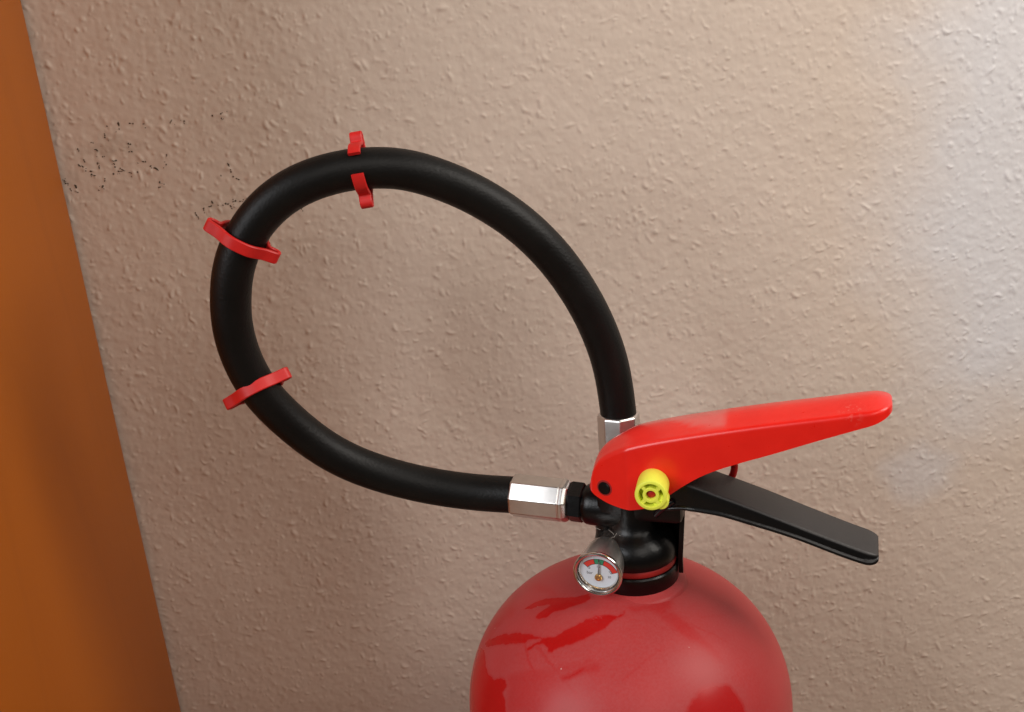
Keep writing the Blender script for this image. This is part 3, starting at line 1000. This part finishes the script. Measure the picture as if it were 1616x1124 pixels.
# thumb lobe on the cap's lower right
lob = PC + e1 * -3.9 + EX.normalized() * 0 + Vector((4.1, 0, 0))
g = Geo().lathe([(3.2, PLEN - 9), (3.4, PLEN - 8.4), (3.4, PLEN - 2.4), (3.0, PLEN - 1.8), (1.5, PLEN - 1.6)], lob, PA, 36)
g.build('cap_lobe', M_yellow, cap, valve)
g = Geo()
pts = [(33.6 + 12.4 * math.cos(t), 17.0, 52.5 + 12.4 * math.sin(t)) for t in np.linspace(0, 2 * math.pi, 57)]
g.tube(pts, 1.7, 14, caps=False)
g.build('pull_ring', M_pinred, ext, valve)

# ---- pressure gauge
GC = valve_world(Vector((-11.0, -30.0, 16.6)))
GA = Vector((-0.338, -0.938, -0.075)).normalized()         # out of the dial
gauge_up = (Vector((0, 0, 1)) - GA * GA.z).normalized()
gauge_rt = gauge_up.cross(GA)
groll = math.radians(-4)
gu = gauge_up * math.cos(groll) + gauge_rt * math.sin(groll) * -1
gr = gu.cross(GA)


def gp(x, y, d=0.0):
    return GC + gr * x + gu * y + GA * d


g = Geo().lathe([(6.0, -19.4), (7.6, -19.2), (8.6, -18.4), (9.3, -17.0), (9.5, -15.6), (11.1, -2.6), (11.1, -1.9)], GC, GA, 72, cap1=False)
gauge = g.build('pressure_gauge', M_case, ext, wrel)
gauge['label'] = 'round chrome pressure gauge with white dial'
g = Geo().lathe([(10.5, -2.2), (11.2, -1.9), (11.55, -1.1), (11.55, -0.4), (11.2, 0.25), (10.7, 0.45), (10.2, 0.25), (9.9, -0.3), (9.75, -1.2), (9.6, -2.9)], GC, GA, 80, cap0=False, cap1=False)
g.build('bezel', M_chrome, gauge, wrel)
g = Geo().lathe([(9.7, -2.6), (0.05, -2.6)], GC, GA, 64, cap0=False, cap1=False)
dial = g.build('dial', M_dial, gauge, wrel)
g = Geo().lathe([(9.65, -2.5), (9.2, -1.6), (8.75, -2.2), (8.6, -2.56)], GC, GA, 72, cap0=False, cap1=False)
g.build('dial_rim', M_chrome, gauge, wrel)
g = Geo().lathe([(9.85, -0.75), (0.05, -0.75)], GC, GA, 64, cap0=False, cap1=False)
g.build('gauge_glass', M_glass, gauge, wrel)
HUB = (-0.1, -2.9)


def sector(name, m, a0, a1, r0, r1, d):
    g = Geo()
    n = 16
    v = []
    for i in range(n + 1):
        a = math.radians(a0 + (a1 - a0) * i / n)
        for r in (r0, r1):
            v.append(gp(HUB[0] + r * math.cos(a), HUB[1] + r * math.sin(a), d))
    g.add(v, [(2 * i, 2 * i + 1, 2 * i + 3, 2 * i + 2) for i in range(n)])
    return g.build(name, m, dial, wrel, sharp=0)


sector('scale_band', M_ink, 21.5, 139.5, 6.75, 9.65, -2.56)
sector('red_zone', M_dialred, 104.5, 138, 7.05, 9.4, -2.52)
sector('green_zone', M_dialgreen, 90.5, 102.5, 7.05, 9.4, -2.52)
sector('green_zone', M_dialgreen, 74.5, 86.5, 7.05, 9.4, -2.52)
sector('red_zone', M_dialred, 23, 72.5, 7.05, 9.4, -2.52)
g = Geo()
na = math.radians(87)
nd, nn = (math.cos(na), math.sin(na)), (-math.sin(na), math.cos(na))


def npnt(l, w, d):
    return gp(HUB[0] + nd[0] * l + nn[0] * w, HUB[1] + nd[1] * l + nn[1] * w, d)


v = [npnt(-1.5, -0.5, -1.9), npnt(-1.5, 0.5, -1.9), npnt(8.6, 0.16, -1.9), npnt(8.6, -0.16, -1.9),
     npnt(-1.5, -0.5, -1.75), npnt(-1.5, 0.5, -1.75), npnt(8.6, 0.16, -1.75), npnt(8.6, -0.16, -1.75)]
g.add(v, [(0, 3, 2, 1), (4, 5, 6, 7), (0, 1, 5, 4), (1, 2, 6, 5), (2, 3, 7, 6), (3, 0, 4, 7)])
g.build('needle', M_needle, gauge, wrel, sharp=20)
g = Geo().lathe([(1.75, -2.5), (1.75, -1.6), (1.45, -1.25), (0.75, -1.2), (0.7, -1.5), (0.1, -1.5)], gp(*HUB), GA, 32)
g.build('needle_hub', M_brass, gauge, wrel)


def dial_text(s, x, y, size, rot):
    cu = bpy.data.curves.new('numeral', 'FONT')
    cu.body = s
    cu.size = size * 0.001
    cu.align_x = 'CENTER'
    cu.align_y = 'CENTER'
    tmp = bpy.data.objects.new('numeral', cu)
    COL.objects.link(tmp)
    dg = bpy.context.evaluated_depsgraph_get()
    me = bpy.data.meshes.new_from_object(tmp.evaluated_get(dg))
    bpy.data.objects.remove(tmp)
    me.name = 'numeral'
    me.materials.clear()
    me.materials.append(M_ink)
    c, s_ = math.cos(math.radians(rot)), math.sin(math.radians(rot))
    for w in me.vertices:
        X, Y = w.co.x * 1000, w.co.y * 1000
        w.co = wrel(gp(x + X * c - Y * s_, y + X * s_ + Y * c, -2.54)) * 0.001
    me.update()
    return link('numeral', me, dial)


dial_text('0', -4.6, 1.5, 2.3, 48)
dial_text('15', -0.2, 2.6, 1.9, 0)
dial_text('28', 5.6, 0.4, 2.0, -55)
dial_text('bar', -4.3, -1.2, 2.2, 0)
dial_text('20', 4.9, -2.4, 1.6, 0)

# lint and cobweb caught on the boss, as loose fibres
g = Geo()
for _ in range(26):
    x, y, z = random.uniform(-14, -1), random.uniform(-13, -9), random.uniform(19, 29)
    p = [Vector((x, y, z))]
    d = Vector((random.uniform(-1, 1), random.uniform(-0.6, 0.2), random.uniform(-0.7, 0.7))).normalized()
    for _ in range(4):
        d = (d + Vector((random.uniform(-1, 1), random.uniform(-1, 1), random.uniform(-1, 1))) * 0.5).normalized()
        p.append(p[-1] + d * random.uniform(0.5, 1.2))
    g.tube(p, random.uniform(0.04, 0.085), 5)
lint = g.build('lint_fibres', M_lint, vb_, valve, sharp=0)
lint['kind'] = 'stuff'

# ------------------------------------------------------------------ red spring clips snapped on the hose
CW = 5.4


def clip(label, centre, lat, front, open_front, skew=0.0):
    c = Vector(centre)
    l = Vector(lat).normalized()
    n = Vector(front)
    n = (n - l * n.dot(l)).normalized()
    t = l.cross(n)
    if open_front:
        n = -n
    # centre line of the strip, in (lateral, normal); closed side to +normal
    half = [(0, 10.5), (3.4, 10.2), (6.4, 8.9), (8.6, 7.2), (11.0, 5.6), (14.2, 4.4), (15.8, 3.6), (16.2, 2.2), (15.6, 0.9), (14.0, 0.5), (12.2, 0.7), (11.0, 0.0),
            (10.4, -2.2), (9.4, -5.0), (7.6, -7.3), (5.6, -8.9), (4.4, -9.6)]
    line = [(-x, y) for x, y in reversed(half[1:])] + half
    P = catmull(np.array([(x, y, 0.0) for x, y in line]), 4)[:, :2]
    th = 0.85
    inner, outer = [], []
    for i in range(len(P)):
        d = P[min(i + 1, len(P) - 1)] - P[max(i - 1, 0)]
        d = d / np.linalg.norm(d)
        nn_ = np.array([-d[1], d[0]])
        outer.append(P[i] + nn_ * th)
        inner.append(P[i] - nn_ * th)
    o = bpy.data.objects.new('hose_clip', None)
    g = Geo()
    rings = []
    bev = 0.35
    for a, b in zip(outer, inner):
        ring = []
        for (q, r_), s in (((a, b), -1), ((b, a), 1)):
            pass
        da = (b - a) / np.linalg.norm(b - a)
        prof = [(a + da * bev, -CW / 2), (b - da * bev, -CW / 2), (b, -CW / 2 + bev), (b, CW / 2 - bev), (b - da * bev, CW / 2), (a + da * bev, CW / 2), (a, CW / 2 - bev), (a, -CW / 2 + bev)]
        rings.append([l * p[0] + n * p[1] + t * w for p, w in prof])
    g.loft(rings)
    bpy.data.objects.remove(o)
    ob = g.build('hose_clip', M_clip, None, None, sharp=40)
    ob.location = c * 0.001
    ob['label'] = label
    ob['category'] = 'clip'
    ob['group'] = 'red plastic clips on the hose'
    return ob


clip('red plastic clip at the top of the hose loop, open side facing forward', (-57.6, 447.6, 653.3), (0.06, -0.33, -0.942), (-0.06, -0.94, 0.33), True)
clip('red plastic clip on the upper left bend of the hose', (-111.6, 441.2, 628.8), (0.826, 0.10, -0.563), (0.05, -0.985, -0.16), False)
clip('red plastic clip on the lower left bend of the hose', (-118.4, 448.7, 557.6), (0.929, 0.05, 0.37), (0.163, -0.899, 0.405), False)
